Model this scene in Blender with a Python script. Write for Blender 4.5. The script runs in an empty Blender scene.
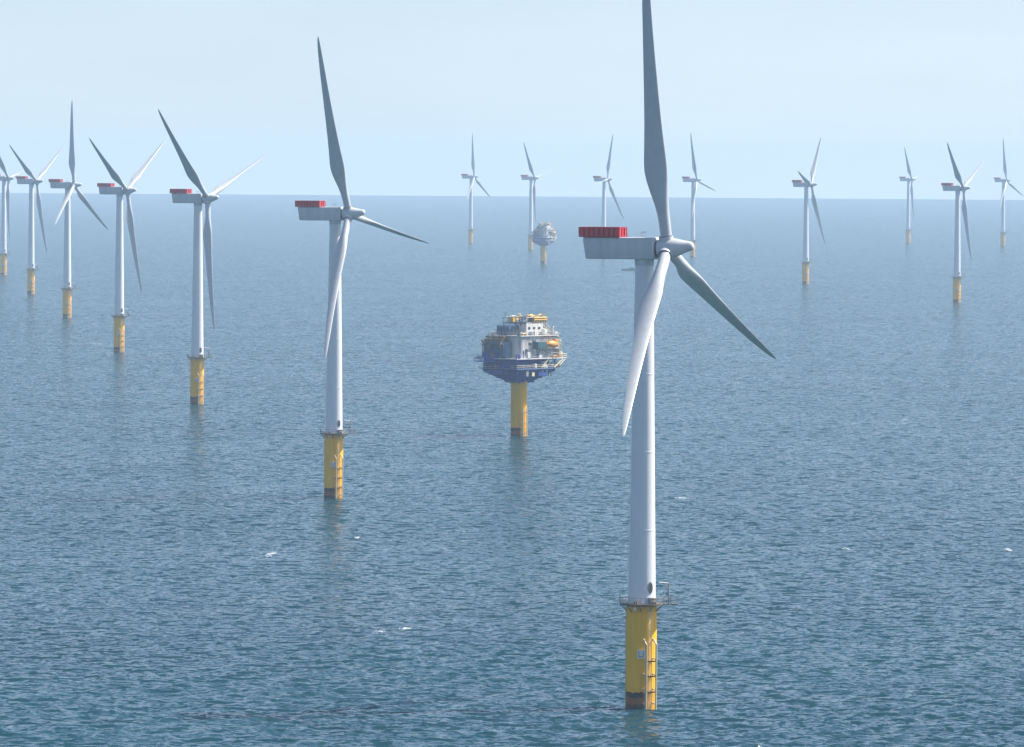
import bpy, bmesh, math, random
import numpy as np
from mathutils import Vector, Matrix
random.seed(7)
R = math.radians
PI = math.pi

# ------------------------------------------------------------------ camera, sky, sun, exposure
S = bpy.context.scene
COL = S.collection
F_PX, CAM_H, W, H = 6600.0, 97.6, 1024, 747
Y0, ROLL_T = 162.8, 0.007
pitch = math.atan((H / 2 - Y0) / F_PX)
roll = math.atan(ROLL_T)
cam_d = bpy.data.cameras.new('camera')
cam_d.sensor_width = 36.0
cam_d.lens = 36.0 * F_PX / W
cam_d.clip_start = 1.0
cam_d.clip_end = 80000.0
cam = bpy.data.objects.new('camera', cam_d)
COL.objects.link(cam)
FWD = Vector((0, math.cos(pitch), -math.sin(pitch)))
UP = Vector((0, math.sin(pitch), math.cos(pitch)))
RT = Vector((1, 0, 0))
CR = RT * math.cos(roll) + UP * math.sin(roll)
CU = UP * math.cos(roll) - RT * math.sin(roll)
m = Matrix((CR, CU, -FWD)).transposed().to_4x4()
m.translation = (0, 0, CAM_H)
cam.matrix_world = m
S.camera = cam

def ground(px, py):
    """the water point a pixel of the survey photograph looks at"""
    d = FWD * F_PX + CR * (px - W / 2) - CU * (py - H / 2)
    t = -CAM_H / d.z
    return Vector((d.x * t, d.y * t, 0))

SUN_EL, SUN_AZ = R(49), R(72)          # azimuth clockwise from the view direction (+Y)
world = bpy.data.worlds.new("World")
S.world = world
world.use_nodes = True
nt = world.node_tree
bg = nt.nodes['Background']
sky = nt.nodes.new('ShaderNodeTexSky')
sky.sky_type = 'NISHITA'
sky.sun_disc = False
sky.sun_elevation = SUN_EL
sky.sun_rotation = SUN_AZ
sky.altitude = 0
sky.air_density = 1.0
sky.dust_density = 1.0
sky.ozone_density = 1.7
wc = nt.nodes.new('ShaderNodeTexCoord')
wa = nt.nodes.new('ShaderNodeVectorMath'); wa.operation = 'ADD'; wa.inputs[1].default_value = (0, 0, 0.085)   # sky looked up slightly higher, so its horizon turns pale blue
wn = nt.nodes.new('ShaderNodeVectorMath'); wn.operation = 'NORMALIZE'
nt.links.new(wc.outputs['Generated'], wa.inputs[0]); nt.links.new(wa.outputs[0], wn.inputs[0]); nt.links.new(wn.outputs[0], sky.inputs[0])
cn = nt.nodes.new('ShaderNodeTexNoise'); cn.inputs['Scale'].default_value = 14; cn.inputs['Detail'].default_value = 5     # faint thin cloud
cm = nt.nodes.new('ShaderNodeMapping'); cm.inputs['Scale'].default_value = (1, 1, 5)
nt.links.new(wc.outputs['Generated'], cm.inputs[0]); nt.links.new(cm.outputs[0], cn.inputs['Vector'])
cr_ = nt.nodes.new('ShaderNodeMapRange'); cr_.inputs[1].default_value = 0.3; cr_.inputs[2].default_value = 0.7; cr_.inputs[3].default_value = 0.96; cr_.inputs[4].default_value = 1.04
nt.links.new(cn.outputs[0], cr_.inputs[0])
cx_ = nt.nodes.new('ShaderNodeVectorMath'); cx_.operation = 'SCALE'
nt.links.new(sky.outputs[0], cx_.inputs[0]); nt.links.new(cr_.outputs[0], cx_.inputs['Scale'])
ct = nt.nodes.new('ShaderNodeVectorMath'); ct.operation = 'MULTIPLY'; ct.inputs[1].default_value = (1.12, 1.02, 1.0)
nt.links.new(cx_.outputs[0], ct.inputs[0]); nt.links.new(ct.outputs[0], bg.inputs[0])
bg.inputs[1].default_value = 0.095
sd = bpy.data.lights.new('sun', 'SUN')
sd.energy = 5.0
sd.angle = R(0.5)
sd.color = (1.0, 0.955, 0.89)
sun = bpy.data.objects.new('sun', sd)
COL.objects.link(sun)
sv = Vector((math.sin(SUN_AZ) * math.cos(SUN_EL), math.cos(SUN_AZ) * math.cos(SUN_EL), math.sin(SUN_EL)))
sun.rotation_euler = sv.to_track_quat('Z', 'Y').to_euler()
S.view_settings.view_transform = 'Standard'
S.view_settings.look = 'None'
S.view_settings.gamma = 1
S.view_settings.use_curve_mapping = False
S.view_settings.exposure = 0.80
S.render.engine = 'CYCLES'
S.cycles.use_denoising = True
S.cycles.max_bounces = 5
S.cycles.sample_clamp_direct = 4.0
S.cycles.sample_clamp_indirect = 3.0
S.cycles.volume_bounces = 1
S.cycles.transparent_max_bounces = 4

# ------------------------------------------------------------------ materials
def new_mat(name):
    mt = bpy.data.materials.new(name)
    mt.use_nodes = True
    n = mt.node_tree
    return mt, n, n.nodes['Principled BSDF']

def paint(name, col, rough=0.45, dirt=0.12, scale=0.35, metal=0.0, dirtcol=None, streak=True):
    mt, n, p = new_mat(name)
    tc = n.nodes.new('ShaderNodeTexCoord')
    mp = n.nodes.new('ShaderNodeMapping')
    mp.inputs['Scale'].default_value = (1, 1, 0.12) if streak else (1, 1, 1)
    ns = n.nodes.new('ShaderNodeTexNoise')
    ns.inputs['Scale'].default_value = scale * 2
    ns.inputs['Detail'].default_value = 5
    ramp = n.nodes.new('ShaderNodeValToRGB')
    ramp.color_ramp.elements[0].position = 0.35
    ramp.color_ramp.elements[1].position = 0.75
    mix = n.nodes.new('ShaderNodeMixRGB')
    mix.inputs[1].default_value = (*col, 1)
    dc = dirtcol or tuple(c * (1 - dirt * 2) for c in col)
    mix.inputs[2].default_value = (*dc, 1)
    n.links.new(tc.outputs['Object'], mp.inputs[0])
    n.links.new(mp.outputs[0], ns.inputs['Vector'])
    n.links.new(ns.outputs[0], ramp.inputs[0])
    n.links.new(ramp.outputs[0], mix.inputs[0])
    n.links.new(mix.outputs[0], p.inputs['Base Color'])
    p.inputs['Roughness'].default_value = rough
    p.inputs['Metallic'].default_value = metal
    return mt

M = {}
M['white'] = paint('turbine_white_paint', (0.75, 0.76, 0.76), 0.4, 0.05)
M['blade'] = paint('blade_grey_paint', (0.52, 0.54, 0.54), 0.28, 0.05, streak=False)
M['nacelle'] = paint('nacelle_grey_paint', (0.58, 0.60, 0.60), 0.45, 0.08)
M['dark'] = paint('dark_steel', (0.05, 0.055, 0.06), 0.5, 0.1)
M['galv'] = paint('galvanised_steel', (0.30, 0.32, 0.34), 0.5, 0.1, metal=0.3)
M['red'] = paint('red_panel_paint', (0.78, 0.035, 0.045), 0.5, 0.15)
M['redrail'] = paint('red_rail_paint', (0.42, 0.02, 0.03), 0.5, 0.15)
M['meshred'] = paint('dark_red_mesh', (0.36, 0.022, 0.03), 0.7, 0.2)
M['pale'] = paint('pale_ladder_paint', (0.68, 0.60, 0.38), 0.5, 0.15)
M['plate'] = paint('sign_white', (0.75, 0.73, 0.62), 0.5, 0.1)
M['deck'] = paint('deck_grating', (0.13, 0.12, 0.10), 0.7, 0.15, dirtcol=(0.16, 0.08, 0.04))
M['yel'] = paint('safety_yellow', (0.72, 0.42, 0.02), 0.45, 0.12)
M['orange'] = paint('orange_lifeboat_paint', (0.80, 0.33, 0.02), 0.4, 0.1)
M['navy'] = paint('deep_blue_steel', (0.010, 0.060, 0.34), 0.75, 0.15)
M['bluegrey'] = paint('blue_grey_steel', (0.13, 0.21, 0.34), 0.6, 0.15)
M['teal'] = paint('dark_teal_steel', (0.03, 0.10, 0.11), 0.5, 0.15)
M['cream'] = paint('cream_cladding', (0.72, 0.71, 0.68), 0.5, 0.1, dirtcol=(0.45, 0.42, 0.38))
M['brown'] = paint('brown_rusty_steel', (0.22, 0.14, 0.06), 0.6, 0.15)
M['green'] = paint('lime_green_steel', (0.45, 0.50, 0.06), 0.5, 0.15)
M['glass'] = paint('dark_window_glass', (0.02, 0.03, 0.04), 0.1, 0.1)

# yellow foundation: rust runs, tide band of weed and rust by real height above the water
mt, n, p = new_mat('foundation_yellow_paint')
tc = n.nodes.new('ShaderNodeTexCoord')
sx = n.nodes.new('ShaderNodeSeparateXYZ')
n.links.new(tc.outputs['Object'], sx.inputs[0])
mp = n.nodes.new('ShaderNodeMapping'); mp.inputs['Scale'].default_value = (1, 1, 0.1)
n.links.new(tc.outputs['Object'], mp.inputs[0])
ns = n.nodes.new('ShaderNodeTexNoise'); ns.inputs['Scale'].default_value = 1.2; ns.inputs['Detail'].default_value = 6
n.links.new(mp.outputs[0], ns.inputs['Vector'])
ns2 = n.nodes.new('ShaderNodeTexNoise'); ns2.inputs['Scale'].default_value = 1.5; ns2.inputs['Detail'].default_value = 4
n.links.new(tc.outputs['Object'], ns2.inputs['Vector'])
r1 = n.nodes.new('ShaderNodeValToRGB')
r1.color_ramp.elements[0].position = 0.40; r1.color_ramp.elements[0].color = (1.0, 0.52, 0.004, 1)
r1.color_ramp.elements[1].position = 0.75; r1.color_ramp.elements[1].color = (0.88, 0.40, 0.006, 1)
n.links.new(ns.outputs[0], r1.inputs[0])
add = n.nodes.new('ShaderNodeMath'); add.operation = 'MULTIPLY_ADD'
add.inputs[1].default_value = 0.9; add.inputs[2].default_value = -0.45
n.links.new(ns2.outputs[0], add.inputs[0])
zz = n.nodes.new('ShaderNodeMath'); zz.operation = 'ADD'
n.links.new(sx.outputs['Z'], zz.inputs[0]); n.links.new(add.outputs[0], zz.inputs[1])
mr = n.nodes.new('ShaderNodeMapRange'); mr.inputs[1].default_value = 0; mr.inputs[2].default_value = 10
n.links.new(zz.outputs[0], mr.inputs[0])
r2 = n.nodes.new('ShaderNodeValToRGB')
e = r2.color_ramp.elements
e[0].position = 0.0; e[0].color = (0.03, 0.025, 0.02, 1)
e[1].position = 0.31; e[1].color = (0, 0, 0, 0)
for pos, c in ((0.06, (0.06, 0.035, 0.02, 1)), (0.10, (0.30, 0.10, 0.02, 1)), (0.18, (0.26, 0.09, 0.02, 1)),
               (0.225, (0.035, 0.022, 0.015, 1)), (0.29, (0.035, 0.022, 0.015, 1))):
    x = e.new(pos); x.color = c
n.links.new(mr.outputs[0], r2.inputs[0])
side = n.nodes.new('ShaderNodeMapRange')          # the tide band fades towards the boat landing side
side.inputs[1].default_value = 0.2; side.inputs[2].default_value = 1.2; side.inputs[3].default_value = 1.0; side.inputs[4].default_value = 0.25
n.links.new(sx.outputs['X'], side.inputs[0])
sm = n.nodes.new('ShaderNodeMath'); sm.operation = 'MULTIPLY'
n.links.new(r2.outputs[1], sm.inputs[0]); n.links.new(side.outputs[0], sm.inputs[1])
mix = n.nodes.new('ShaderNodeMixRGB')
n.links.new(sm.outputs[0], mix.inputs[0]); n.links.new(r1.outputs[0], mix.inputs[1]); n.links.new(r2.outputs[0], mix.inputs[2])
n.links.new(mix.outputs[0], p.inputs['Base Color'])
p.inputs['Roughness'].default_value = 0.55
p.inputs['Specular IOR Level'].default_value = 0.15
M['found'] = mt

# sea
mt, n, p = new_mat('sea_water')
tc = n.nodes.new('ShaderNodeTexCoord')
p.inputs['Base Color'].default_value = (0.010, 0.046, 0.066, 1)
p.inputs['Roughness'].default_value = 0.15
p.subsurface_method = 'BURLEY'
p.inputs['Subsurface Weight'].default_value = 1.0
p.inputs['Subsurface Radius'].default_value = (3, 8, 10)
p.inputs['Subsurface Scale'].default_value = 1.0
p.inputs['IOR'].default_value = 1.333
big = n.nodes.new('ShaderNodeTexNoise'); big.inputs['Scale'].default_value = 0.006; big.inputs['Detail'].default_value = 3
n.links.new(tc.outputs['Object'], big.inputs['Vector'])
cr = n.nodes.new('ShaderNodeValToRGB')
cr.color_ramp.elements[0].position = 0.35; cr.color_ramp.elements[0].color = (0.0005, 0.034, 0.052, 1)
cr.color_ramp.elements[1].position = 0.70; cr.color_ramp.elements[1].color = (0.001, 0.044, 0.061, 1)
n.links.new(big.outputs[0], cr.inputs[0]); n.links.new(cr.outputs[0], p.inputs['Base Color'])
geo = n.nodes.new('ShaderNodeNewGeometry')
acc = geo.outputs['Normal']
# slopes of the ripples the sheet is too coarse for, as tilts of its normal (so they stay true far away)
def nmap(sc_, det, rz_, stretch=1.0):
    mp = n.nodes.new('ShaderNodeMapping'); mp.inputs['Rotation'].default_value = (0, 0, R(rz_)); mp.inputs['Scale'].default_value = (stretch, 1, 1)
    n.links.new(tc.outputs['Object'], mp.inputs[0])
    t = n.nodes.new('ShaderNodeTexNoise'); t.inputs['Scale'].default_value = sc_; t.inputs['Detail'].default_value = det
    n.links.new(mp.outputs[0], t.inputs['Vector'])
    return t
def vadd(vec):
    global acc
    ad = n.nodes.new('ShaderNodeVectorMath'); ad.operation = 'ADD'
    n.links.new(acc, ad.inputs[0]); n.links.new(vec, ad.inputs[1]); acc = ad.outputs[0]
for sc_, amp, det, rz_ in ((0.04, 0.10, 2, 8), (0.9, 0.34, 4, 20), (4.0, 0.20, 2, 0)):
    t = nmap(sc_, det, rz_)
    sb = n.nodes.new('ShaderNodeVectorMath'); sb.operation = 'SUBTRACT'; sb.inputs[1].default_value = (0.5, 0.5, 0.5)
    n.links.new(t.outputs['Color'], sb.inputs[0])
    ml = n.nodes.new('ShaderNodeVectorMath'); ml.operation = 'MULTIPLY'; ml.inputs[1].default_value = (amp * 2, amp * 2, 0)
    n.links.new(sb.outputs[0], ml.inputs[0])
    vadd(ml.outputs[0])
# gust patches where the chop is steeper
gp = nmap(0.012, 3, 0, 0.5)
gm = n.nodes.new('ShaderNodeMapRange'); gm.inputs[1].default_value = 0.35; gm.inputs[2].default_value = 0.65; gm.inputs[3].default_value = 0.6; gm.inputs[4].default_value = 1.5
n.links.new(gp.outputs[0], gm.inputs[0])
# short steep wave fronts, leaning down wind
for sc_, lo, hi, tilt_, rz_ in ((0.17, 0.56, 0.66, 0.9, 5), (0.42, 0.545, 0.61, 1.3, -9), (1.0, 0.54, 0.62, 1.2, 6)):
    t = nmap(sc_, 4.0, rz_, 0.9)
    r_ = n.nodes.new('ShaderNodeMapRange'); r_.interpolation_type = 'SMOOTHSTEP'
    r_.inputs[1].default_value = lo; r_.inputs[2].default_value = hi; r_.inputs[3].default_value = 0; r_.inputs[4].default_value = tilt_
    n.links.new(t.outputs[0], r_.inputs[0])
    m2 = n.nodes.new('ShaderNodeMath'); m2.operation = 'MULTIPLY'
    n.links.new(r_.outputs[0], m2.inputs[0]); n.links.new(gm.outputs[0], m2.inputs[1])
    sc2 = n.nodes.new('ShaderNodeVectorMath'); sc2.operation = 'SCALE'; sc2.inputs[0].default_value = (0.25, -0.97, 0)
    n.links.new(m2.outputs[0], sc2.inputs['Scale'])
    vadd(sc2.outputs[0])
nz = n.nodes.new('ShaderNodeVectorMath'); nz.operation = 'NORMALIZE'
n.links.new(acc, nz.inputs[0]); n.links.new(nz.outputs[0], p.inputs['Normal'])
M['sea'] = mt
mt, n, p = new_mat('white_foam')
p.inputs['Base Color'].default_value = (0.62, 0.67, 0.70, 1); p.inputs['Roughness'].default_value = 0.8
M['foam'] = mt

# ------------------------------------------------------------------ mesh helpers
def finish(name, bm, mat, parent=None, smooth=False, mats=None):
    me = bpy.data.meshes.new(name)
    bmesh.ops.recalc_face_normals(bm, faces=bm.faces)
    bm.to_mesh(me); bm.free()
    for mm in (mats or [mat]): me.materials.append(mm)
    if smooth:
        me.polygons.foreach_set('use_smooth', [True] * len(me.polygons))
        try: me.set_sharp_from_angle(angle=R(38))
        except Exception: pass
    o = bpy.data.objects.new(name, me)
    COL.objects.link(o)
    if parent: o.parent = parent
    return o

def split_finish(name, bm, mat, parent=None, smooth=False):
    """one object for each piece that stands apart from the others"""
    seen, isl = set(), []
    for v in bm.verts:
        if v in seen: continue
        st, comp = [v], []
        seen.add(v)
        while st:
            q = st.pop(); comp.append(q)
            for e_ in q.link_edges:
                w = e_.other_vert(q)
                if w not in seen: seen.add(w); st.append(w)
        isl.append(comp)
    bb = [([min(v.co[i] for v in c) for i in range(3)], [max(v.co[i] for v in c) for i in range(3)]) for c in isl]
    par = list(range(len(isl)))
    def fnd(a):
        while par[a] != a: a = par[a]
        return a
    for i in range(len(isl)):
        for j in range(i):
            if all(bb[i][0][k] - .03 <= bb[j][1][k] and bb[j][0][k] - .03 <= bb[i][1][k] for k in range(3)): par[fnd(i)] = fnd(j)
    out = []
    for g_ in sorted({fnd(i) for i in range(len(isl))}):
        b2 = bm.copy(); b2.verts.ensure_lookup_table(); bm.verts.index_update()
        keep = {v.index for i in range(len(isl)) if fnd(i) == g_ for v in isl[i]}
        bmesh.ops.delete(b2, geom=[v for k, v in enumerate(b2.verts) if k not in keep], context='VERTS')
        out.append(finish(name, b2, mat, parent, smooth))
    bm.free()
    return out

def NB(): return bmesh.new()

def box(bm, c, s, rz=0.0, mi=0, bev=0.0):
    vs = []
    for dx in (-.5, .5):
        for dy in (-.5, .5):
            for dz in (-.5, .5):
                v = Vector((dx * s[0], dy * s[1], dz * s[2]))
                v.rotate(Matrix.Rotation(rz, 3, 'Z'))
                vs.append(bm.verts.new(v + Vector(c)))
    fs = [bm.faces.new([vs[i] for i in q]) for q in ((0, 1, 3, 2), (4, 6, 7, 5), (0, 4, 5, 1), (2, 3, 7, 6), (0, 2, 6, 4), (1, 5, 7, 3))]
    for f_ in fs: f_.material_index = mi
    if bev > 0:
        bmesh.ops.bevel(bm, geom=list({e_ for f_ in fs for e_ in f_.edges}), offset=bev, segments=2, affect='EDGES', profile=0.5)
    return vs

def tube(bm, a, b, r, seg=8, r2=None, mi=0):
    a, b = Vector(a), Vector(b); r2 = r if r2 is None else r2
    z = (b - a).normalized(); x = z.orthogonal().normalized(); y = z.cross(x)
    A = [bm.verts.new(a + (x * math.cos(t) + y * math.sin(t)) * r) for t in [2 * PI * i / seg for i in range(seg)]]
    B = [bm.verts.new(b + (x * math.cos(t) + y * math.sin(t)) * r2) for t in [2 * PI * i / seg for i in range(seg)]]
    for i in range(seg):
        f_ = bm.faces.new((A[i], A[(i + 1) % seg], B[(i + 1) % seg], B[i])); f_.material_index = mi
    for L in (A[::-1], B):
        f_ = bm.faces.new(L); f_.material_index = mi

def lathe(bm, prof, seg=32, axis='Z', mi=0):
    """prof: (radius, position along the axis)"""
    rings = []
    for r_, z_ in prof:
        ring = []
        for i in range(seg):
            t = 2 * PI * i / seg
            c, s = math.cos(t) * r_, math.sin(t) * r_
            ring.append(bm.verts.new((c, s, z_) if axis == 'Z' else (z_, c, s)))
        rings.append(ring)
    for k in range(len(rings) - 1):
        for i in range(seg):
            f_ = bm.faces.new((rings[k][i], rings[k][(i + 1) % seg], rings[k + 1][(i + 1) % seg], rings[k + 1][i])); f_.material_index = mi
    for L in (rings[0][::-1], rings[-1]):
        f_ = bm.faces.new(L); f_.material_index = mi

def tag(o, label=None, cat=None, group=None, kind=None):
    if label: o['label'] = label
    if cat: o['category'] = cat
    if group: o['group'] = group
    if kind: o['kind'] = kind
    return o

def empty(name, loc=(0, 0, 0)):
    o = bpy.data.objects.new(name, None)
    COL.objects.link(o); o.location = loc
    return o

def copy_tree(o, parent=None):
    c = o.copy(); COL.objects.link(c)
    if parent: c.parent = parent
    for ch in list(o.children): copy_tree(ch, c)
    return c

# ------------------------------------------------------------------ the sea: one sheet, real waves, finer where it is nearer
rng = np.random.default_rng(11)
NW = 190
lam = np.exp(rng.uniform(math.log(1.5), math.log(12), NW))
kk = 2 * PI / lam
th = R(-72) + rng.normal(0, 0.85, NW)           # where the waves run: towards the viewer, a little to the right
kx, ky = kk * np.cos(th), kk * np.sin(th)
phs = rng.uniform(0, 2 * PI, NW)
slope = 0.165 * math.sqrt(2 / NW) * np.where(lam > 8, 0.55, 1.0)
amp = slope / kk
gx = rng.uniform(0, 2 * PI, 6)

def waves(X, Y, dl, dr):
    """height and sideways shift of the water at X, Y; waves finer than the sheet's spacing fade out"""
    Z = np.zeros_like(X); DX = np.zeros_like(X); DY = np.zeros_like(X)
    # gusts make rougher and calmer patches
    g = 1 + 0.22 * np.sin(X / 61 + 1.3 * np.sin(Y / 170 + 1)) + 0.18 * np.sin(Y / 97 + X / 140 + 2) + 0.12 * np.sin(X / 23 - Y / 55)
    for i in range(NW):
        ang = abs(kx[i]) * dl, abs(ky[i]) * dr
        att = np.exp(-(ang[0] / 1.7) ** 2 - (ang[1] / 1.7) ** 2)
        if att.max() < 1e-3: continue
        ph = kx[i] * X + ky[i] * Y + phs[i]
        a = amp[i] * att * g
        Z += a * np.cos(ph)
        s = a * np.sin(ph) * 0.8
        DX -= s * kx[i] / kk[i]; DY -= s * ky[i] / kk[i]
    return Z, DX, DY

R_SEA = 19228.0
depr = np.concatenate([np.arange(33.5085, 80, 0.7), np.arange(80, 700, 0.5)])  # depression steps: finer rows near, coarser far
rad = (F_PX * CAM_H / depr)[::-1]
rad = np.concatenate([[0.01, 60, 150, 300, 450, 600, 720, 820, 880], rad])
rad[-1] = R_SEA
half = R(6.6)
dense = np.linspace(-half, half, 1150)
coarse = np.linspace(half, 2 * PI - half, 130)[1:-1]
ang = np.concatenate([dense, coarse])
na, nr = len(ang), len(rad)
d_ang = np.concatenate([np.full(len(dense), dense[1] - dense[0]), np.full(len(coarse), coarse[1] - coarse[0])])
d_ang[[0, len(dense) - 1]] = coarse[1] - coarse[0]
d_rad = np.gradient(rad)
AA, RR = np.meshgrid(ang, rad)
X = RR * np.sin(AA); Y = RR * np.cos(AA)
Z, DX, DY = waves(X, Y, RR * d_ang[None, :], np.repeat(d_rad[:, None], na, 1))
LEAN = 1.0                                       # fronts steeper than backs
DX += LEAN * Z * math.cos(R(-72)); DY += LEAN * Z * math.sin(R(-72))
Z[-1] = 0; DX[-1] = 0; DY[-1] = 0
co = np.stack([X + DX, Y + DY, Z], -1).reshape(-1, 3).astype(np.float32)
i0 = np.arange(nr - 1)[:, None] * na; j0 = np.arange(na)[None, :]; j1 = (j0 + 1) % na
quads = np.stack([i0 + j0, i0 + na + j0, i0 + na + j1, i0 + j1], -1).reshape(-1).astype(np.int32)
me = bpy.data.meshes.new('sea')
me.vertices.add(len(co)); me.vertices.foreach_set('co', co.ravel())
nf = len(quads) // 4
me.loops.add(len(quads)); me.loops.foreach_set('vertex_index', quads)
me.polygons.add(nf); me.polygons.foreach_set('loop_start', np.arange(0, 4 * nf, 4, dtype=np.int32))
me.update(calc_edges=True)
me.polygons.foreach_set('use_smooth', np.ones(nf, dtype=bool))
if me.polygons[5000].normal.z < 0: me.flip_normals()
me.materials.append(M['sea'])
sea = bpy.data.objects.new('sea', me); COL.objects.link(sea); tag(sea, kind='structure')

def sea_z(x, y):
    r_ = math.hypot(x, y)
    z, _, _ = waves(np.array([x]), np.array([y]), np.array([r_ * d_ang[5]]), np.array([r_ * r_ / (F_PX * CAM_H) * .5]))
    return float(z[0])

# haze: the air over the water
bm = NB(); box(bm, (0, 0, 73.5), (38700, 38700, 153))
hz = finish('haze', bm, None, mats=[]); tag(hz, kind='stuff')
mt = bpy.data.materials.new('haze_air'); mt.use_nodes = True; n = mt.node_tree
n.nodes.remove(n.nodes['Principled BSDF'])
pv = n.nodes.new('ShaderNodeVolumePrincipled')
pv.inputs['Color'].default_value = (0.62, 0.82, 1.0, 1)
pv.inputs['Density'].default_value = 0.000060
pv.inputs['Anisotropy'].default_value = 0.0
n.links.new(pv.outputs[0], n.nodes['Material Output'].inputs['Volume'])
hz.data.materials.clear(); hz.data.materials.append(mt)

# ------------------------------------------------------------------ wind turbine
HUB_Z, OVER, TP_TOP = 82.5, 4.3, 18.9

def railing(bm, pts, z, h=1.1, r=0.045, closed=False, rails=2):
    L = list(pts) + ([pts[0]] if closed else [])
    for q in pts: tube(bm, (q[0], q[1], z), (q[0], q[1], z + h), r, 6)
    for a, b in zip(L[:-1], L[1:]):
        for k in range(rails):
            zz_ = z + h * (1 - 0.5 * k)
            tube(bm, (a[0], a[1], zz_), (b[0], b[1], zz_), r, 6)

def ring_pts(r_, a0, a1, k): return [(r_ * math.cos(a0 + (a1 - a0) * i / k), r_ * math.sin(a0 + (a1 - a0) * i / k)) for i in range(k + 1)]

def pol(phi, r_, z=0.0, t=0.0):
    """a point round the pile: phi from the side that faces the viewer, positive to the right; t along the tangent"""
    n_ = Vector((math.sin(phi), -math.cos(phi), 0)); u_ = Vector((math.cos(phi), math.sin(phi), 0))
    q = n_ * r_ + u_ * t
    return Vector((q.x, q.y, z))

def blade_mesh():
    bm = NB()
    st = [(1.3, 2.1, 1, 0), (2.6, 2.1, 1, 0), (4.2, 2.12, .93, .05), (6, 2.45, .74, .25), (8, 3.0, .56, .55), (10, 3.6, .42, .8), (12, 4.05, .33, .95), (13.6, 4.25, .28, 1),
          (15.2, 4.18, .26, 1), (18, 3.75, .24, 1), (22, 3.2, .22, 1), (27, 2.72, .205, 1), (32, 2.32, .19, 1), (37, 1.97, .18, 1), (42, 1.66, .175, 1),
          (46, 1.28, .17, 1), (49, .95, .165, 1), (50.8, .6, .16, 1), (51.6, .34, .16, 1), (52, .1, .16, 1)]
    NS = 28; rings = []
    for r_, c, t, bl in st:
        tw = R(16) * max(0, 1 - max(r_ - 8, 0) / 34) ** 1.5 - R(4)
        off = 0.026 * r_ + 1.7 * (r_ / 52) ** 2
        ring = []
        for i in range(NS):
            a = 2 * PI * i / NS
            cxx = (1 + math.cos(a)) / 2                    # 1 = leading edge
            xx = 1 - cxx
            th_ = 5 * t * (0.2969 * math.sqrt(max(xx, 0)) - 0.126 * xx - 0.3516 * xx ** 2 + 0.2843 * xx ** 3 - 0.1015 * xx ** 4) * c
            camb = 0.03 * c * 4 * xx * (1 - xx)
            ax, ay = (0.34 - xx) * c, (th_ if math.sin(a) >= 0 else -th_) + camb
            qx, qy = math.cos(a) * 1.05, math.sin(a) * 1.05
            X_, Y_ = qx * (1 - bl) + ax * bl, qy * (1 - bl) + ay * bl
            X2 = X_ * math.cos(tw) - Y_ * math.sin(tw); Y2 = X_ * math.sin(tw) + Y_ * math.cos(tw)
            ring.append(bm.verts.new((X2 + off, Y2, r_ * 1.042)))
        rings.append(ring)
    for k in range(len(rings) - 1):
        for i in range(NS):
            bm.faces.new((rings[k][i], rings[k][(i + 1) % NS], rings[k + 1][(i + 1) % NS], rings[k + 1][i]))
    bm.faces.new(rings[0][::-1]); bm.faces.new(rings[-1])
    return bm

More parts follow.
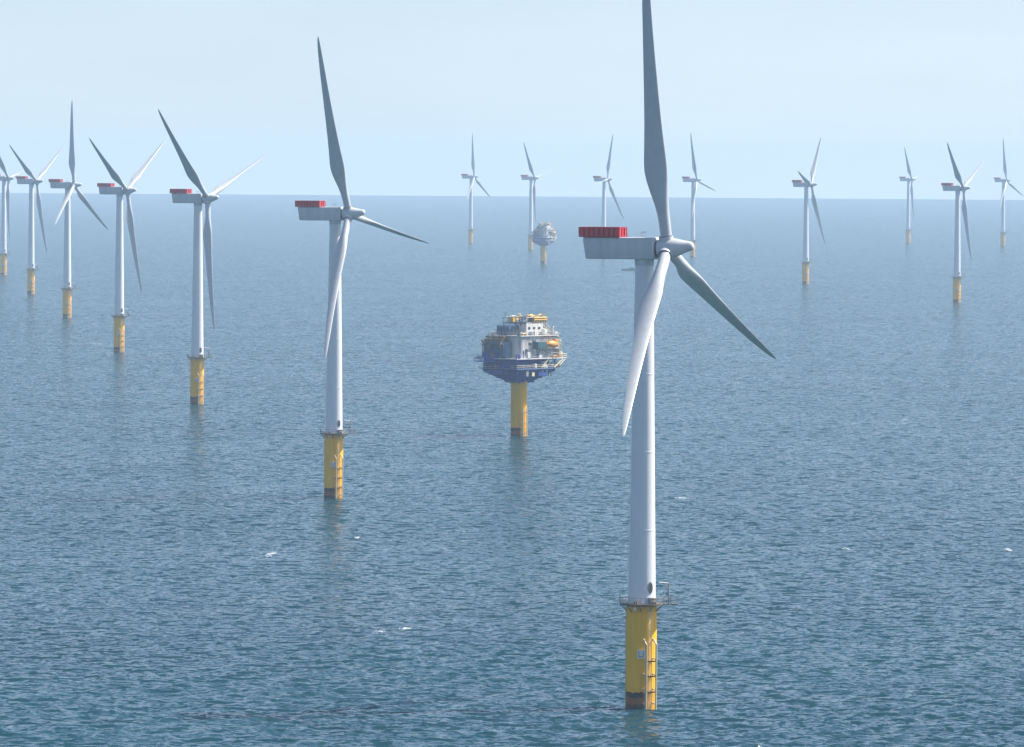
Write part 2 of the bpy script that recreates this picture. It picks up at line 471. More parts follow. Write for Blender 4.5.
def make_turbine():
    root = empty('wind_turbine')
    # --- foundation
    bm = NB()
    lathe(bm, [(2.72, -6), (2.72, 17.2), (2.78, 17.25), (2.78, 17.5), (2.72, 17.55), (2.72, 18.6)], 48)
    fd = finish('foundation', bm, M['found'], root, True)
    # boat landing: two fender tubes held off the pile on stubs
    PH = R(27)
    for t in (-1.0, 1.0):
        bm = NB()
        tube(bm, pol(PH, 3.75, -2, t), pol(PH, 3.75, 11.6, t), 0.18, 12)
        tube(bm, pol(PH, 3.75, 11.6, t), pol(PH, 2.6, 12.6, t), 0.17, 10)
        for z_ in (0.9, 3.4, 6.1, 8.9): tube(bm, pol(PH, 3.75, z_, t), pol(PH, 2.35, z_ + .25, t), 0.14, 8)
        finish('fender_tube', bm, M['pale'], fd, True)
    bm = NB()
    for t in (-0.3, 0.3): tube(bm, pol(PH, 3.3, -1, t), pol(PH, 3.3, 18.3, t), 0.06, 8)
    for i in range(48): tube(bm, pol(PH, 3.3, 0.2 + .38 * i, -0.3), pol(PH, 3.3, .2 + .38 * i, 0.3), 0.03, 6)
    finish('ladder', bm, M['pale'], fd, True)
    bm = NB()
    for z_ in (3.1, 5.9, 8.6): tube(bm, pol(PH, 3.45, z_, -1), pol(PH, 3.45, z_, 1), 0.13, 8)
    split_finish('cross_brace', bm, M['dark'], fd, True)
    # cable tube down the shaded side
    bm = NB()
    tube(bm, pol(R(-120), 3.05, -4), pol(R(-120), 3.05, 17.6), 0.2, 10)
    finish('cable_tube', bm, M['yel'], fd, True)
    # identification board with its mark
    bm = NB()
    P0 = R(-2)
    c = pol(P0, 3.05, 9.9)
    box(bm, c, (1.5, 0.08, 1.6), P0)
    for t in (-.5, .5): tube(bm, pol(P0, 2.6, 9.9, t), pol(P0, 3.0, 9.9, t), 0.06, 6)
    sg = finish('id_board', bm, M['plate'], fd)
    bm = NB()
    def stroke(t, z_, w_, h_): box(bm, pol(P0, 3.105, z_, t), (w_, 0.03, h_), P0)
    stroke(-.42, 9.9, .15, 1.05); stroke(-.16, 9.46, .36, .16)            # L
    stroke(.42, 9.98, .15, .9); stroke(.25, 9.46, .36, .16)               # J
    stroke(.04, 9.46, .16, .16)
    finish('id_mark', bm, M['galv'], sg)
    # --- working platform
    bm = NB()
    lathe(bm, [(2.74, 18.35), (4.05, 18.6), (4.05, 18.85), (1.0, 18.88)], 40)
    box(bm, (4.6, 0.2, 18.74), (3.6, 2.4, 0.16))
    for i in range(10):
        a = 2 * PI * i / 10 + .2
        tube(bm, (2.7 * math.cos(a), 2.7 * math.sin(a), 17.4), (3.9 * math.cos(a), 3.9 * math.sin(a), 18.55), 0.09, 6)
    wp = finish('work_platform', bm, M['deck'], root, True)
    bm = NB()
    railing(bm, ring_pts(3.98, R(22), R(338), 22), 18.85, 1.15, 0.05)
    railing(bm, [(4.0, 1.35), (5.2, 1.35), (6.35, 1.35), (6.35, -.95), (5.2, -.95), (4.0, -.95)], 18.85, 1.15, 0.05)
    finish('railing', bm, M['galv'], wp, True)
    bm = NB()                                     # davit crane: post, arm swung in towards the tower
    tube(bm, (4.75, -1.0, 18.8), (4.75, -1.0, 22.6), 0.16, 10)
    tube(bm, (4.75, -1.0, 22.5), (2.9, -2.6, 22.75), 0.13, 8)
    tube(bm, (4.75, -1.0, 21.0), (3.9, -1.75, 22.55), 0.08, 8)
    tube(bm, (2.95, -2.55, 22.7), (2.95, -2.55, 21.2), 0.04, 6)
    box(bm, (4.45, -1.0, 20.6), (0.5, 0.5, 0.6))
    finish('davit_crane', bm, M['galv'], wp, True)
    bm = NB()
    for ph_, s_ in ((40, 1.0), (-20, .4)):
        q = pol(R(ph_), 3.3, 18.88 + s_ / 2); box(bm, q, (.7, .5, s_), R(ph_), bev=.04)
    split_finish('equipment_box', bm, M['brown'], wp)
    bm = NB()
    q = pol(R(-20), 3.75, 18.0); box(bm, q, (.5, .35, .45), R(-20), bev=.05)
    tube(bm, q, q + Vector((0, 0, .6)), .05, 6)
    finish('navigation_light', bm, M['plate'], wp)
    # --- tower
    bm = NB()
    prof = []
    def rt(z_): return 2.5 + (1.62 - 2.5) * (z_ - 18.6) / (80.3 - 18.6)
    zs = [18.6, 32, 46, 60, 80.3]
    prof.append((rt(18.6), 18.6)); prof.append((rt(18.6) + .12, 18.9)); prof.append((rt(18.6) + .12, 19.15)); prof.append((rt(19), 19.2))
    for z_ in zs[1:-1]:
        prof += [(rt(z_), z_ - .12), (rt(z_) + .03, z_ - .1), (rt(z_) + .03, z_ + .1), (rt(z_), z_ + .12)]
    prof.append((rt(80.3), 80.3))
    lathe(bm, prof, 56)
    tw = finish('tower', bm, M['white'], root, True)
    bm = NB()                                     # oval door with its frame
    PD = R(36)
    for k, (w_, h_, d_) in enumerate(((0.55, 1.1, 2.53), (0.42, .92, 2.56))):
        n_ = pol(PD, 1.0); u_ = pol(PD, 0, 0, 1)
        ringf = [bm.verts.new(pol(PD, d_, 21.7) + u_ * (w_ * math.cos(a)) + Vector((0, 0, h_ * math.sin(a)))) for a in [2 * PI * i / 20 for i in range(20)]]
        ringb = [bm.verts.new(v.co - n_ * 0.5) for v in ringf]
        f_ = bm.faces.new(ringf); f_.material_index = 1 if k else 0
        for i in range(20): bm.faces.new((ringf[i], ringf[(i + 1) % 20], ringb[(i + 1) % 20], ringb[i]))
    finish('door', bm, None, tw, mats=[M['galv'], M['dark']])
    bm = NB(); box(bm, pol(PD, 2.9, 19.45), (1.0, .9, 1.1), PD); finish('door_step', bm, M['galv'], tw)
    # --- nacelle (turned with the wind)
    bm = NB()
    zt, zb = HUB_Z + 1.85, HUB_Z - 2.0
    hw = 1.95
    pts = [(-11.1, zt), (2.3, zt + .12), (2.3, zb), (-10.5, zb)]
    A = [bm.verts.new((x_, -hw, z_)) for x_, z_ in pts]; B = [bm.verts.new((x_, hw, z_)) for x_, z_ in pts]
    fs = [bm.faces.new(A), bm.faces.new(B[::-1])] + [bm.faces.new((A[i], B[i], B[(i + 1) % 4], A[(i + 1) % 4])) for i in range(4)]
    bmesh.ops.recalc_face_normals(bm, faces=bm.faces)
    bmesh.ops.bevel(bm, geom=list(bm.edges), offset=0.22, segments=3, affect='EDGES', profile=0.5)
    for x_ in (-6.2, -2.6, 0.9):                  # seams of the cladding
        box(bm, (x_, 0, (zt + zb) / 2 + .05), (0.07, hw * 2 + .06, zt - zb + .12 + .04 * x_ / 9))
    nc = finish('nacelle', bm, M['nacelle'], root, True)
    bm = NB(); lathe(bm, [(1.72, zb - 1.1 + 0), (1.72, zb + .15)], 40); finish('yaw_ring', bm, M['nacelle'], nc, True)
    bm = NB(); lathe(bm, [(1.5, 2.2), (1.5, 2.75)], 32, 'X')
    for v in bm.verts: v.co.z += HUB_Z
    finish('main_shaft', bm, M['dark'], nc, True)
    bm = NB()
    for yy in (-.7, .7):
        tube(bm, (-.3, yy, zt), (-.3, yy, zt + 1.0), .05, 6); tube(bm, (-.6, yy, zt + .95), (0, yy, zt + .95), .04, 6)
        box(bm, (.1, yy, zt + 1.05), (.16, .16, .2))
    split_finish('wind_sensor', bm, M['galv'], nc)
    # hoist platform: deck, closed red panels between dark red posts
    x0, x1, hy, z0, z1 = -11.65, -4.1, 2.2, zt + .12, zt + 1.8
    bm = NB(); box(bm, ((x0 + x1) / 2, 0, z0), (x1 - x0, hy * 2, 0.16)); box(bm, ((x0 + x1) / 2, 0, z0 - .13), (x1 - x0 - 2, 3.2, .1))
    hp = finish('hoist_platform', bm, M['redrail'], nc)
    bm = NB()
    def panel_run(a, b, k):
        a, b = Vector(a), Vector(b); L = (b - a).length; rz_ = math.atan2(b.y - a.y, b.x - a.x)
        for i in range(k):
            c_ = a.lerp(b, (i + .5) / k)
            box(bm, (c_.x, c_.y, (z0 + z1) / 2 + .08), (L / k * .52, .06, (z1 - z0) * .84), rz_)
    bmd = NB()
    for c_, s_ in ((((x0 + x1) / 2, -hy + .07, (z0 + z1) / 2 + .05), (x1 - x0 - .3, .04, (z1 - z0) * .8)), (((x0 + x1) / 2, hy - .07, (z0 + z1) / 2 + .05), (x1 - x0 - .3, .04, (z1 - z0) * .8)), ((x0 + .07, 0, (z0 + z1) / 2 + .05), (.04, hy * 2 - .4, (z1 - z0) * .8))): box(bmd, c_, s_)
    split_finish('backing_mesh', bmd, M['meshred'], hp)
    panel_run((x0, -hy, 0), (x1, -hy, 0), 8); panel_run((x0, hy, 0), (x1, hy, 0), 8)
    panel_run((x0, -hy, 0), (x0, hy, 0), 4); panel_run((x1, -hy, 0), (x1, hy, 0), 3)
    finish('guard_panel', bm, M['red'], hp)
    bm = NB()
    corner = [(x0, -hy), (x1, -hy), (x1, hy), (x0, hy)]
    for i in range(4):
        a, b = Vector((*corner[i], 0)), Vector((*corner[(i + 1) % 4], 0)); k = 8 if i % 2 == 0 else 4
        for j in range(k): c_ = a.lerp(b, j / k); tube(bm, (c_.x, c_.y, z0), (c_.x, c_.y, z1 + .05), .1, 6)
        tube(bm, (a.x, a.y, z1), (b.x, b.y, z1), .07, 8); tube(bm, (a.x, a.y, z0 + .12), (b.x, b.y, z0 + .12), .05, 6)
    finish('guard_rail', bm, M['redrail'], hp)
    # --- hub with spinner, blades its sub-parts
    bm = NB()
    lathe(bm, [(1.40, -1.75), (1.68, -1.6), (1.8, -1.0), (1.86, 0), (1.78, 1.1), (1.5, 2.1), (1.1, 3.3), (.86, 4.3), (.72, 4.7), (.45, 4.9), (.05, 4.95)], 40, 'X')
    for k in range(3):
        a = 2 * PI * k / 3
        d_ = Vector((0, -math.sin(-a), math.cos(a)))
        tube(bm, d_ * .6, d_ * 2.15, 1.3, 32)
    hb = finish('hub', bm, M['nacelle'], root, True)
    bl = None
    for k in range(3):
        if bl is None: bl = finish('blade', blade_mesh(), M['blade'], hb, True); b_ = bl
        else: b_ = bl.copy(); COL.objects.link(b_); b_.parent = hb
        b_.rotation_euler = (-2 * PI * k / 3, 0, 0)
    for k in range(3):
        a = 2 * PI * k / 3
        d_ = Vector((0, math.sin(a), math.cos(a)))
        bm = NB(); tube(bm, d_ * 2.14, d_ * 2.26, 1.2, 32)
        finish('blade_seal', bm, M['dark'], hb, True)
    return root

def pose(t, yaw, phase):
    for c in t.children:
        nm = c.name.split('.')[0]
        if nm == 'nacelle': c.rotation_euler = (0, 0, -R(yaw))
        elif nm == 'hub':
            mm = Matrix.Rotation(-R(yaw), 4, 'Z') @ Matrix.Translation((OVER, 0, HUB_Z)) @ Matrix.Rotation(-R(6), 4, 'Y') @ Matrix.Rotation(-R(phase), 4, 'X')
            c.matrix_basis = mm

SPOTS = [
 ((641, 708), 19.3, -6.7, 'nearest and largest white wind turbine, its raised blade running out past the top'),
 ((333.5, 498), 21, -20, 'second nearest wind turbine, red hoist deck, one blade steeply up and one pointing right'),
 ((197, 404), 25, -49.5, 'white wind turbine third from the front of the long left row, tall yellow foot'),
 ((119, 352), 22, -60, 'white wind turbine fourth from the front, dark blade raised left, pale one raised right'),
 ((67, 318), 17, 2.5, 'wind turbine on the left whose top blade points straight up over red platform'),
 ((31, 294), 22, -60, 'wind turbine near the left edge with two blades raised in a wide V'),
 ((3.5, 275), 20, -43, 'wind turbine cut by the left edge of the picture, last of the long left row'),
 ((470.6, 243.6), 18, -1.5, 'small far wind turbine alone in mid picture, top blade upright, left of the far substation'),
 ((530.6, 250), 20, -40, 'small far wind turbine standing right behind the small far substation'),
 ((603.5, 256), 20, 24, 'far wind turbine whose foot is hidden behind the nearest turbine\'s red hoist deck'),
 ((692.5, 257), 20, -17, 'far wind turbine seen just behind the spinner of the nearest turbine'),
 ((805.5, 284), 17, 42, 'far wind turbine right of the nearest one, with one short blade tilted up left'),
 ((908, 243), 18, -39, 'smallest far wind turbine on the right, between two larger ones'),
 ((956.8, 302.6), 20, -52, 'closest wind turbine of the right hand group, dark blade raised up left'),
 ((1002.8, 246.3), 24, -8, 'far wind turbine at the right edge with one blade straight up'),
]
proto = make_turbine()
for i, (px, yaw, ph, lab) in enumerate(SPOTS):
    t = proto if i == 0 else copy_tree(proto)
    t.location = ground(*px)
    if i >= 3:                                    # the earth's curve sinks the far ones a little
        D_ = t.location.y; t.location.z = -D_ * D_ / 2 / 7.4e6 * .55
        for c in t.children:
            if c.name.split('.')[0] == 'hub':
                for b_ in c.children:
                    if b_.name.split('.')[0] == 'blade': b_.scale = (1, 1, .972)
    pose(t, yaw, ph)
    tag(t, lab, 'wind turbine', 'wind turbines standing in the sea')

# ------------------------------------------------------------------ substations
def make_substation():
    root = empty('offshore_substation')
    bm = NB(); lathe(bm, [(2.9, -6), (2.9, 18.6), (3.3, 19.2), (3.3, 20.6)], 40)
    fd = finish('foundation', bm, M['found'], root, True)
    bm = NB()
    for t in (-.9, .9):
        tube(bm, pol(R(35), 3.9, -1, t), pol(R(35), 3.9, 10, t), .22, 8)
        for z_ in (1, 4.5, 8.5): tube(bm, pol(R(35), 3.9, z_, t), pol(R(35), 2.6, z_ + .3, t), .13, 6)
    for i in range(22): tube(bm, pol(R(35), 3.6, .5 + .45 * i, -.35), pol(R(35), 3.6, .5 + .45 * i, .35), .05, 6)
    finish('boat_landing', bm, M['pale'], fd)
    # everything above is turned as one square block
    rz = R(52)
    def rot(o): o.rotation_euler = (0, 0, rz); return o
    def rots(L): return [rot(o) for o in L]
    # blue support structure: an inverted pyramid of struts under a cellar deck
    bm = NB()
    for (x_, y_) in [(-11, -7.5), (-5.5, -8), (0, -8), (5.5, -8), (11, -7.5), (-11, 7.5), (0, 8), (11, 7.5), (-11.5, 0), (11.5, 0)]:
        tube(bm, (x_ * .16, y_ * .22, 18.9), (x_, y_, 23.6), .34, 8)
    for z_, a_, b_ in ((20.9, 4.6, 3.6), (22.2, 8.2, 5.6)):
        for s in (-1, 1):
            box(bm, (0, s * b_, z_), (2 * a_ + .5, .5, .7)); box(bm, (s * a_, 0, z_), (.5, 2 * b_ - .6, .7))
    for x_ in (-9, -6, -3, 0, 3, 6, 9): box(bm, (x_, 0, 23.7), (.4, 15.4, .8))
    for y_ in (-7.4, 0, 7.4): box(bm, (0, y_, 23.75), (22.6, .45, 1.0))
    box(bm, (0.3, 0, 19.9), (9.0, 6.5, 1.3)); box(bm, (-.4, -.4, 21.25), (14.5, 9.5, 1.1)); box(bm, (0.5, 0, 22.7), (20, 13.2, 1.3))
    box(bm, (-11.6, 1, 23.2), (3, 8, 1.1)); box(bm, (4, -7.4, 22.4), (5, 1.4, 1.1)); box(bm, (-6, -6.6, 21.6), (3.4, 1.4, .9))
    rot(finish('support_frame', bm, M['navy'], root))
    bm = NB()
    for (c, s) in (((-6, -4.6, 22.6), (3, 2, 1.6)), ((1, -5, 22.7), (2.4, 1.6, 1.4)), ((6.5, -3, 22.8), (3.0, 3, 1.3)), ((-9, 2, 22.8), (2, 4, 1.4))): box(bm, c, s)
    rots(split_finish('pump_unit', bm, M['bluegrey'], root))
    # cellar deck
    bm = NB(); box(bm, (0.5, 0, 24.3), (25, 17.5, .35)); dk = rot(finish('cellar_deck', bm, M['bluegrey'], root))
    bm = NB()
    rect = lambda x0, x1, y0, y1, k: [(x0 + (x1 - x0) * i / k, y0) for i in range(k)] + [(x1, y0 + (y1 - y0) * i / k) for i in range(k)] + [(x1 - (x1 - x0) * i / k, y1) for i in range(k)] + [(x0, y1 - (y1 - y0) * i / k) for i in range(k)]
    railing(bm, rect(-11.9, 12.9, -8.6, 8.6, 7), 24.45, 1.15, .07, True)
    finish('deck_railing', bm, M['pale'], dk)
    # cellar floor machines and columns: deep blue, with dark gaps
    bm = NB()
    for x_ in (-10.5, -6, -1.5, 3, 7.5, 11.5):
        for y_ in (-7.2, 0, 7.2): tube(bm, (x_, y_, 24.4), (x_, y_, 27.7), .3, 8)
    for i in range(5):
        xa = -10.5 + 4.5 * i
        tube(bm, (xa, -7.2, 24.5), (xa + 4.3, -7.2, 27.6), .16, 6)
    for y_ in (-7.2, 0, 7.2): box(bm, (.5, y_, 27.5), (22.5, .4, .4))
    for x_ in (-10.5, 11.5): box(bm, (x_, 0, 27.52), (.4, 14.6, .36))
    box(bm, (-0.5, -.6, 25.95), (19.5, 11.6, 2.9)); box(bm, (-10.8, -3, 25.9), (3, 4, 2.5)); box(bm, (-3, 2.0, 25.9), (8, 4, 2.8)); box(bm, (-10.6, 6.0, 25.6), (1.2, 3, 2.2))
    rot(finish('lower_frame', bm, M['navy'], root))
    bm = NB()
    box(bm, (1.2, -4.6, 25.7), (3.2, 3.4, 2.4)); box(bm, (5.6, -5.2, 25.4), (2.6, 2.6, 1.9)); box(bm, (9.8, -3.5, 25.6), (2.4, 3.2, 2.3)); box(bm, (10.2, 3.5, 25.6), (2.4, 4.2, 2.3))
    rots(split_finish('machinery_cabin', bm, M['cream'], root))
    bm = NB(); box(bm, (8, -6.6, 25.4), (1.5, 1.2, 1.9)); tube(bm, (8, -6.6, 26.3), (10.6, -6.9, 29.2), .12, 6); tube(bm, (8, -6.6, 25), (5.2, -7.6, 27.2), .14, 6)
    rot(finish('service_crane', bm, M['yel'], root))
    # main deck
    bm = NB(); box(bm, (1.0, 0, 27.95), (28.5, 18.5, .4)); box(bm, (-13.4, 2, 27.95), (3, 9, .3)); md = rot(finish('main_deck', bm, M['cream'], root))
    bm = NB(); railing(bm, rect(-12.9, 15.0, -9.1, 9.1, 8), 28.1, 1.15, .07, True); finish('deck_railing', bm, M['galv'], md)
    # main module: pale cladding, the left end a blue grey transformer bay
    bm = NB(); box(bm, (1.5, -1.0, 32.0), (19.5, 13.0, 7.7), bev=.1)
    for i in range(24): box(bm, (-7.6 + i * .8, -7.58, 32.2), (.1, .12, 6.8))
    for i in range(15): box(bm, (-8.33, -7 + i * .85, 32.2), (.12, .1, 6.8))
    box(bm, (1.5, -7.56, 34.5), (19.4, .16, .18)); mm_ = rot(finish('main_module', bm, M['cream'], root))
    bm = NB(); box(bm, (-5.6, -7.64, 30.0), (1.5, .16, 2.6)); finish('door', bm, M['dark'], mm_)
    bm = NB()
    for x_ in (-3.6, 9.4): box(bm, (x_, -7.62, 33.2), (1.3, .14, .8))
    split_finish('window', bm, M['glass'], mm_)
    bm = NB()
    for (x_, w_) in ((-1.6, .25), (11.3, .25)): box(bm, (x_, -8.3, 31.5), (w_, 1.6, 6.4))
    box(bm, (4.8, -8.4, 31.5), (12.8, 1.8, .25)); finish('balcony', bm, M['cream'], mm_)
    bm = NB(); railing(bm, [(-1.6 + 1.6 * i, -9.2) for i in range(9)], 28.2, 3.4, .09); finish('frame_post', bm, M['galv'], mm_)
    # transformer bay at the left with cooling fins
    bm = NB(); box(bm, (-10.3, 1.5, 31.0), (3.6, 9.5, 5.6)); rb = rot(finish('transformer', bm, M['bluegrey'], root))
    bm = NB()
    for i in range(12): box(bm, (-12.5, -2.8 + i * .78, 31.2), (.9, .3, 4.6))
    split_finish('cooling_fin', bm, M['bluegrey'], rb)
    bm = NB(); box(bm, (-13.2, 2, 29.2), (1.2, 8, 1.8)); finish('drip_tray', bm, M['navy'], rb)
    bm = NB()
    for (x_, y_, h_) in ((-11.5, 5, 2.6), (-10.2, 4.2, 3.4), (-11.8, 2.2, 2.2), (-9.6, 1.5, 3.0), (-11.4, -1.2, 2.8), (-9.4, -2.4, 2.0)):
        tube(bm, (x_, y_, 33.8), (x_, y_, 33.8 + h_), .38, 8, .2)
    box(bm, (-10.6, 2.4, 34.4), (3.4, 7.6, 1.1)); tube(bm, (-11.8, -2.5, 35.6), (-11.8, 6, 35.6), .35, 8)
    finish('bushing', bm, M['brown'], rb)
    # lifeboat and its dark teal neighbour on the front
    bm = NB()
    for x_, L_ in ((6.8, 6.6),):
        rings = []
        for k in range(11):
            u = -1 + 2 * k / 10; s_ = max(0.12, (1 - abs(u) ** 3.2)) ; xx = x_ + u * L_ / 2
            rings.append([bm.verts.new((xx, -9.6 + 1.25 * s_ * math.cos(a), 33.0 + 1.25 * s_ * math.sin(a))) for a in [2 * PI * q / 14 for q in range(14)]])
        for k in range(10):
            for q in range(14): bm.faces.new((rings[k][q], rings[k][(q + 1) % 14], rings[k + 1][(q + 1) % 14], rings[k + 1][q]))
        bm.faces.new(rings[0][::-1]); bm.faces.new(rings[-1])
    box(bm, (8.6, -9.6, 34.3), (1.5, 1.5, .9), bev=.1)
    lb = rot(finish('lifeboat', bm, M['orange'], root, True))
    bm = NB()
    for x_ in (4.6, 9.2): tube(bm, (x_, -7.4, 35.6), (x_, -9.9, 35.9), .14, 6); tube(bm, (x_, -9.7, 35.8), (x_, -9.7, 34.0), .06, 6)
    split_finish('davit', bm, M['dark'], lb)
    bm = NB(); box(bm, (0.6, -8.9, 32.8), (5.0, 2.4, 2.2), bev=.08); box(bm, (.6, -8.9, 31.5), (5.4, 2.8, .3)); rot(finish('storage_container', bm, M['teal'], root))
    # upper deck, upper cabin, top frame
    bm = NB(); box(bm, (1.2, -1, 36.05), (22.0, 14.6, .3)); ud = rot(finish('upper_deck', bm, M['cream'], root))
    bm = NB(); railing(bm, rect(-9.6, 12.0, -8.1, 6.1, 7), 36.2, 1.15, .07, True); finish('deck_railing', bm, M['galv'], ud)
    bm = NB(); box(bm, (1.6, -2.4, 38.2), (9.6, 6.6, 4.0), bev=.1); box(bm, (8.6, -1.5, 37.3), (3.2, 5.5, 2.2), bev=.05); uc = rot(finish('upper_cabin', bm, M['cream'], root))
    bm = NB()
    for x_ in (-1.6, 1.2, 4.2): box(bm, (x_, -5.75, 38.7), (1.2, .1, .8))
    split_finish('window', bm, M['glass'], uc)
    bm = NB(); tube(bm, (7.0, -4.8, 41.6), (13.0, -6.2, 36.6), .2, 6); tube(bm, (7.0, -3.0, 41.6), (13.0, -4.4, 36.6), .2, 6)
    for i in range(9): u = i / 8; tube(bm, (7 + 6 * u, -4.8 - 1.4 * u, 41.6 - 5 * u), (7 + 6 * u, -3.0 - 1.4 * u, 41.6 - 5 * u), .1, 6)
    finish('stairway', bm, M['pale'], uc)
    bm = NB(); box(bm, (-4.6, 1.5, 38.0), (4.4, 6.0, 3.6)); tt = rot(finish('radiator_bank', bm, M['bluegrey'], root))
    bm = NB()
    for i in range(9): box(bm, (-6.3 + .45 * i, -1.9, 38.0), (.18, .8, 3.2))
    for i in range(8): box(bm, (-7.1, -1.2 + .78 * i, 38.0), (.8, .3, 3.2))
    split_finish('cooling_fin', bm, M['bluegrey'], tt)
    bm = NB()
    for x_ in (-3, 1, 5, 8.2):
        for y_ in (-5.4, 5): tube(bm, (x_, y_, 36.2), (x_, y_, 42.6), .17, 6)
    for z_ in (40.4, 42.5):
        for y_ in (-5.4, 5): tube(bm, (-3, y_, z_), (8.2, y_, z_), .16, 6)
        for x_ in (-3, 1, 5, 8.2): tube(bm, (x_, -5.4, z_), (x_, 5, z_), .14, 6)
    tf = rot(finish('top_frame', bm, M['galv'], root))
    bm = NB(); box(bm, (2.6, 0, 40.75), (11.4, 10.8, .14)); finish('grating', bm, M['galv'], tf)
    bm = NB()
    for i, (x_, y_, s_) in enumerate(((-1, -3, 1.3), (-2.2, 2.5, 1.3), (0, 1.5, 1.1))):
        box(bm, (x_, y_, 40.85 + s_ * .7), (s_, s_ * 1.2, s_ * 1.4)); tube(bm, (x_, y_, 41.5), (x_, y_, 42.4 + s_ * .8), .18, 6)
    split_finish('vent_stack', bm, M['pale'], tf)
    bm = NB()
    for i, (x_, y_, s_) in enumerate(((2.4, -4.2, 1.1), (4.3, 1, 1.2), (1.2, -1.2, 1.0))): box(bm, (x_, y_, 40.85 + s_ * .55), (s_, s_, s_ * 1.1))
    split_finish('switch_box', bm, M['bluegrey'], tf)
    bm = NB()
    railing(bm, rect(1.2, 8.6, -5.8, 5.3, 5), 40.9, 1.5, .2, True)
    tube(bm, (6.6, -2, 40.8), (6.6, -2, 43.0), .4, 8); tube(bm, (6.6, -2, 42.8), (-1.6, -4.6, 43.3), .26, 6); tube(bm, (6.6, -2, 42.9), (8.8, -1.4, 41.8), .3, 6); box(bm, (7, -2, 42.4), (1.5, 1.3, 1.2))
    rot(finish('pedestal_crane', bm, M['yel'], root))
    bm = NB(); box(bm, (7.4, -4.0, 41.9), (1.3, 1.6, 2.0)); box(bm, (8.0, 1.0, 41.6), (1.2, 2.4, 1.6)); tube(bm, (8.2, -5, 40.9), (8.2, -5, 44), .22, 6)
    rots(split_finish('fuel_tank', bm, M['green'], root))
    # open frame and slope at the right end
    bm = NB()
    for (a, b) in (((11.3, -7, 28.2), (11.3, -7, 35.8)), ((14.8, -8.8, 28.2), (11.5, -8.8, 35.6)), ((15.0, -9, 28.2), (9, -9, 24.6)), ((15, 8.5, 28.2), (11.5, 5.5, 35.6)),
                   ((14.8, -4, 28.2), (11.5, -4, 35.6)), ((14.8, 1, 28.2), (11.5, 1, 35.6)), ((11.5, -8.8, 35.6), (11.5, 5.5, 35.6)), ((14, -8.8, 30), (14, 6, 30)), ((13, -8.8, 32.4), (13, 6, 32.4)), ((6, -9, 28), (2, -8.6, 24.6)), ((10, -9, 28), (13, -8.6, 24.6))):
        tube(bm, a, b, .2, 6)
    rot(finish('end_frame', bm, M['pale'], root))
    bm = NB(); box(bm, (12.9, -2.5, 36.3), (2.6, 6.0, .3)); box(bm, (12.6, -6.2, 36.8), (2.0, 1.6, 1.3)); box(bm, (13, 0, 29.6), (1.6, 3.0, 2.4)); box(bm, (13.0, -6, 29.3), (2.0, 2.0, 2.0))
    rots(split_finish('end_platform', bm, M['galv'], root))
    # the crowd of pipes, cabinets, lockers and winches on every deck
    q_ = random.Random(21)
    decks = [((-12.6, 14.6), (-9.0, -7.9), 28.15, 9), ((-8.5, 8.5), (-7.8, -7.2), 21.6, 8), ((-9.2, 11.8), (-8.0, -6.0), 36.2, 8), ((-2.6, 8), (-5.2, 4.6), 40.85, 13), ((-6.4, -3.4), (-4.8, 4), 36.2, 7), ((11.6, 14.8), (-8.6, 8), 28.15, 7), ((-11.6, 12.6), (-8.4, -7.3), 24.5, 9), ((-15, -12), (-2, 6), 28.1, 5), ((9.5, 12), (-7, 5), 36.2, 5)]
    for (xr, yr, z_, cnt) in decks:
        for i in range(cnt):
            x_, y_ = q_.uniform(*xr), q_.uniform(*yr)
            kind = q_.random(); w_, d_, h_ = q_.uniform(.7, 2.0), q_.uniform(.7, 1.6), q_.uniform(.8, 2.3)
            if z_ == 21.6: mk = q_.choice(['galv', 'pale', 'navy', 'teal', 'dark']); kind = .1; w_ *= .8
            elif z_ == 24.5: mk = q_.choice(['cream', 'navy', 'dark', 'red', 'plate'])
            elif z_ > 40: mk = q_.choice(['yel', 'yel', 'green', 'plate', 'dark', 'bluegrey']) if x_ > 0 else q_.choice(['bluegrey', 'dark', 'plate', 'yel', 'galv'])
            elif z_ == 36.2: mk = q_.choice(['plate', 'cream', 'dark', 'yel', 'galv'])
            elif x_ < -8: mk = q_.choice(['brown', 'navy', 'bluegrey', 'dark'])
            else: mk = q_.choice(['plate', 'cream', 'dark', 'orange', 'teal', 'galv'])
            bm = NB()
            if kind < .6:
                box(bm, (x_, y_, z_ + h_ / 2), (w_, d_, h_), bev=.06); box(bm, (x_, y_, z_ + h_ + .05), (w_ * .7, d_ * .7, .12)); rot(finish('locker', bm, M[mk], root))
            elif kind < .8:
                tube(bm, (x_, y_, z_), (x_, y_, z_ + h_ * 1.3), .22, 8); tube(bm, (x_, y_, z_ + h_ * 1.25), (x_ + q_.uniform(-2.5, 2.5), y_, z_ + h_ * 1.25), .2, 8); rot(finish('vent_pipe', bm, M[mk], root))
            else:
                for j in range(3): tube(bm, (x_, y_ - .3 + .3 * j, z_ + .5), (x_ + 2.8, y_ - .3 + .3 * j, z_ + .5 + .1 * j), .17, 6)
                box(bm, (x_ + .3, y_, z_ + .35), (.3, 1.2, .7)); box(bm, (x_ + 2.4, y_, z_ + .35), (.3, 1.2, .7)); rot(finish('pipe_rack', bm, M[mk], root))
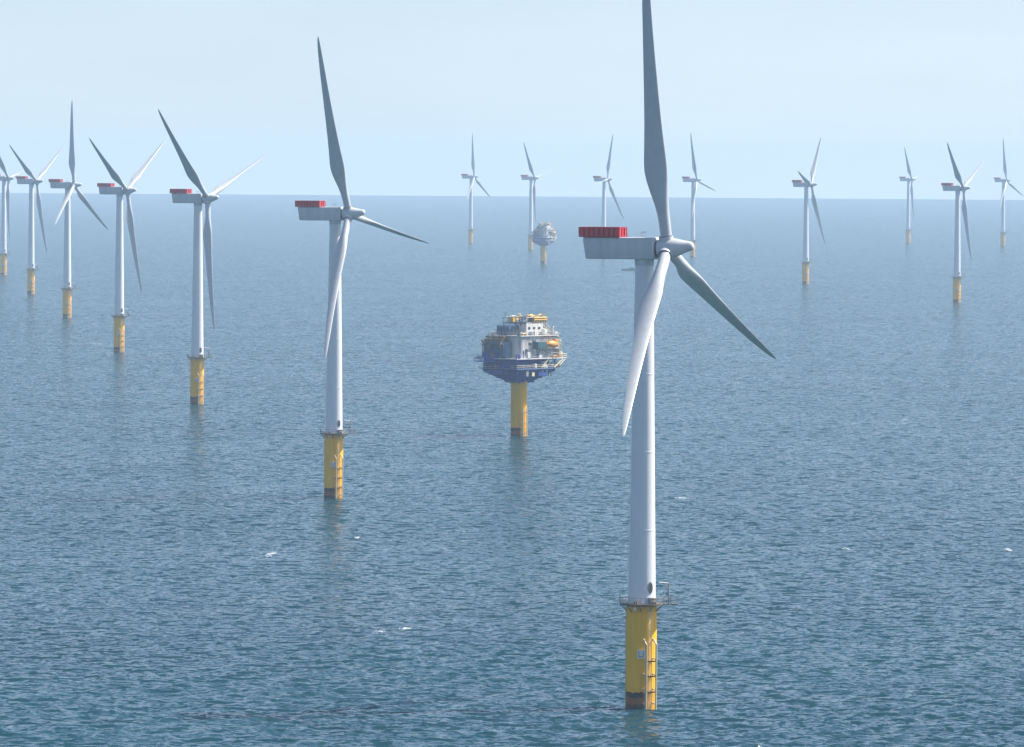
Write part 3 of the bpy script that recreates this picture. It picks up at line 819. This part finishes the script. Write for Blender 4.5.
    for x_, y_, r_ in ((2.2, -4.6, 1.7), (5.8, -5.0, 2.1), (7.6, .5, 1.9), (3.6, 2.5, 1.6), (-5.2, -3.5, 1.5)):     # cable hoops
        bm = NB(); z_ = 40.9 if x_ > 0 else 39.7
        P_ = [(x_ + r_ * math.cos(PI * k / 8), y_, z_ + r_ * 1.25 * math.sin(PI * k / 8)) for k in range(9)]
        for a, b in zip(P_[:-1], P_[1:]): tube(bm, a, b, .26, 6)
        rot(finish('cable_hoop', bm, M['yel'] if x_ > 0 else M['dark'], root))
    for x_, y_, h_ in ((-13.6, -2, 5.4), (-13.9, 2.5, 4.4), (-13.4, 6, 6.0), (13.9, -7.5, 6.2), (14.2, -2, 5.0)):
        bm = NB(); tube(bm, (x_, y_, 28), (x_, y_, 28 + h_), .22, 6); tube(bm, (x_ - .9, y_, 28 + h_ * .8), (x_ + .9, y_, 28 + h_ * .8), .16, 6); box(bm, (x_, y_, 28 + h_), (.8, .8, .9))
        rot(finish('cable_post', bm, M['brown'] if x_ < 0 else M['pale'], root))
    # outlying walkways
    bm = NB(); box(bm, (16.6, -5, 27.9), (3.6, 5, .25)); railing(bm, [(15, -7.4), (18.3, -7.4), (18.3, -2.6), (15, -2.6)], 28.0, 1.3, .1)
    tube(bm, (18.2, -7.2, 27.8), (13.5, -7.2, 24.7), .18, 6); tube(bm, (18.2, -2.8, 27.8), (13.5, -2.8, 24.7), .18, 6)
    rot(finish('side_walkway', bm, M['pale'], root))
    bm = NB(); box(bm, (-14.8, 3, 27.0), (3.6, 9, .3)); railing(bm, [(-13, -1.4), (-16.5, -1.4), (-16.5, 7.4), (-13, 7.4)], 27.1, 1.3, .1); box(bm, (-14.8, 2, 27.8), (2, 3, 1.4))
    rot(finish('side_walkway', bm, M['navy'], root))
    bm = NB(); tube(bm, (-6.5, -5.2, 40.3), (-6.5, -5.2, 44.0), .1, 6); tube(bm, (-2.0, 4.8, 42.4), (-2.0, 4.8, 44.4), .1, 6); tube(bm, (-7.2, -5.2, 43.4), (-5.8, -5.2, 43.4), .07, 6)
    rots(split_finish('antenna_mast', bm, M['dark'], root))
    return root

ss = make_substation()
ss.location = ground(518.6, 436)
tag(ss, 'large offshore substation crowded with decks on one yellow leg, orange lifeboat on its side', 'substation', 'offshore substations on single yellow legs')
s2 = copy_tree(ss)
s2.location = ground(543, 264)
s2.rotation_euler = (0, 0, R(14))
s2.scale = (.92, .92, .92)
tag(s2, 'small hazy offshore substation far behind the large one, partly hiding a turbine\'s foot', 'substation', 'offshore substations on single yellow legs')

# ------------------------------------------------------------------ far workboat left of the nearest tower
bt = empty('workboat')
bm = NB()
secs = []
for k in range(11):
    u = k / 10; x_ = -8 + 16 * u
    hwid = 2.2 * (1 - max(0, (u - .6) / .4) ** 2 * .94); sh = 1.5 + .7 * u * u
    secs.append([bm.verts.new(q) for q in ((x_, -hwid, sh), (x_, -hwid * .8, -.5), (x_, 0, -.9), (x_, hwid * .8, -.5), (x_, hwid, sh))])
for k in range(10):
    for q in range(4): bm.faces.new((secs[k][q], secs[k][q + 1], secs[k + 1][q + 1], secs[k + 1][q]))
    bm.faces.new((secs[k][0], secs[k + 1][0], secs[k + 1][4], secs[k][4]))
bm.faces.new(secs[0]); bm.faces.new(secs[-1])
finish('hull', bm, M['dark'], bt)
bm = NB(); box(bm, (1.5, 0, 2.3), (3.6, 3.0, 1.1), bev=.12); wh = finish('wheelhouse', bm, M['bluegrey'], bt)
bm = NB(); box(bm, (1.5, 0, 2.5), (3.65, 3.05, .4)); finish('window', bm, M['glass'], wh)
bm = NB(); tube(bm, (.6, 0, 3.3), (.6, 0, 5.2), .08, 6); finish('mast', bm, M['galv'], bt)
bt.location = ground(630, 270.5)
tag(bt, 'tiny low dark workboat on the sea, just left of the nearest tower', 'boat')

# ------------------------------------------------------------------ whitecaps
bm = NB()
rr = random.Random(5)
caps = [(682, 498, 14, 1.0), (405, 628.5, 12, 1.0), (379, 631.5, 14, .7), (272, 553.5, 9, .9), (268, 556, 8, .4), (1008, 550, 7, 1.0), (737, 383, 9, .6), (97, 344, 10, .8),
        (357, 538, 5, .8), (846, 549, 7, .5), (905, 420, 7, .4)]
for (px, py, wpx, dens) in caps:
    c = ground(px, py); m_px = c.y / F_PX
    for k in range(int(45 * dens)):
        u = rr.uniform(-1, 1)
        x_ = c.x + u * wpx / 2 * m_px
        y_ = c.y + (rr.gauss(0, .5) - .25 * u * u) * (2.2 / 0.09) * m_px * (1 - .5 * abs(u)) * .9
        s_ = rr.uniform(.05, .25) * (1 - .6 * abs(u))
        z_ = sea_z(x_, y_) + .07
        n_ = 7; a0 = rr.uniform(0, 6)
        ring = []
        for i in range(n_):
            a = a0 + 2 * PI * i / n_; q = s_ * rr.uniform(.6, 1.2)
            xx, yy = x_ + q * 1.6 * math.cos(a), y_ + q * 1.8 * math.sin(a)
            ring.append(bm.verts.new((xx, yy, z_)))
        top = bm.verts.new((x_, y_, z_ + .22 * s_ + .03))
        for i in range(n_): bm.faces.new((ring[i], ring[(i + 1) % n_], top))
        bm.faces.new(ring[::-1])
fo = finish('sea_foam', bm, M['foam'], None)
tag(fo, 'small white breaking wave crests scattered over the sea', 'foam', kind='stuff')
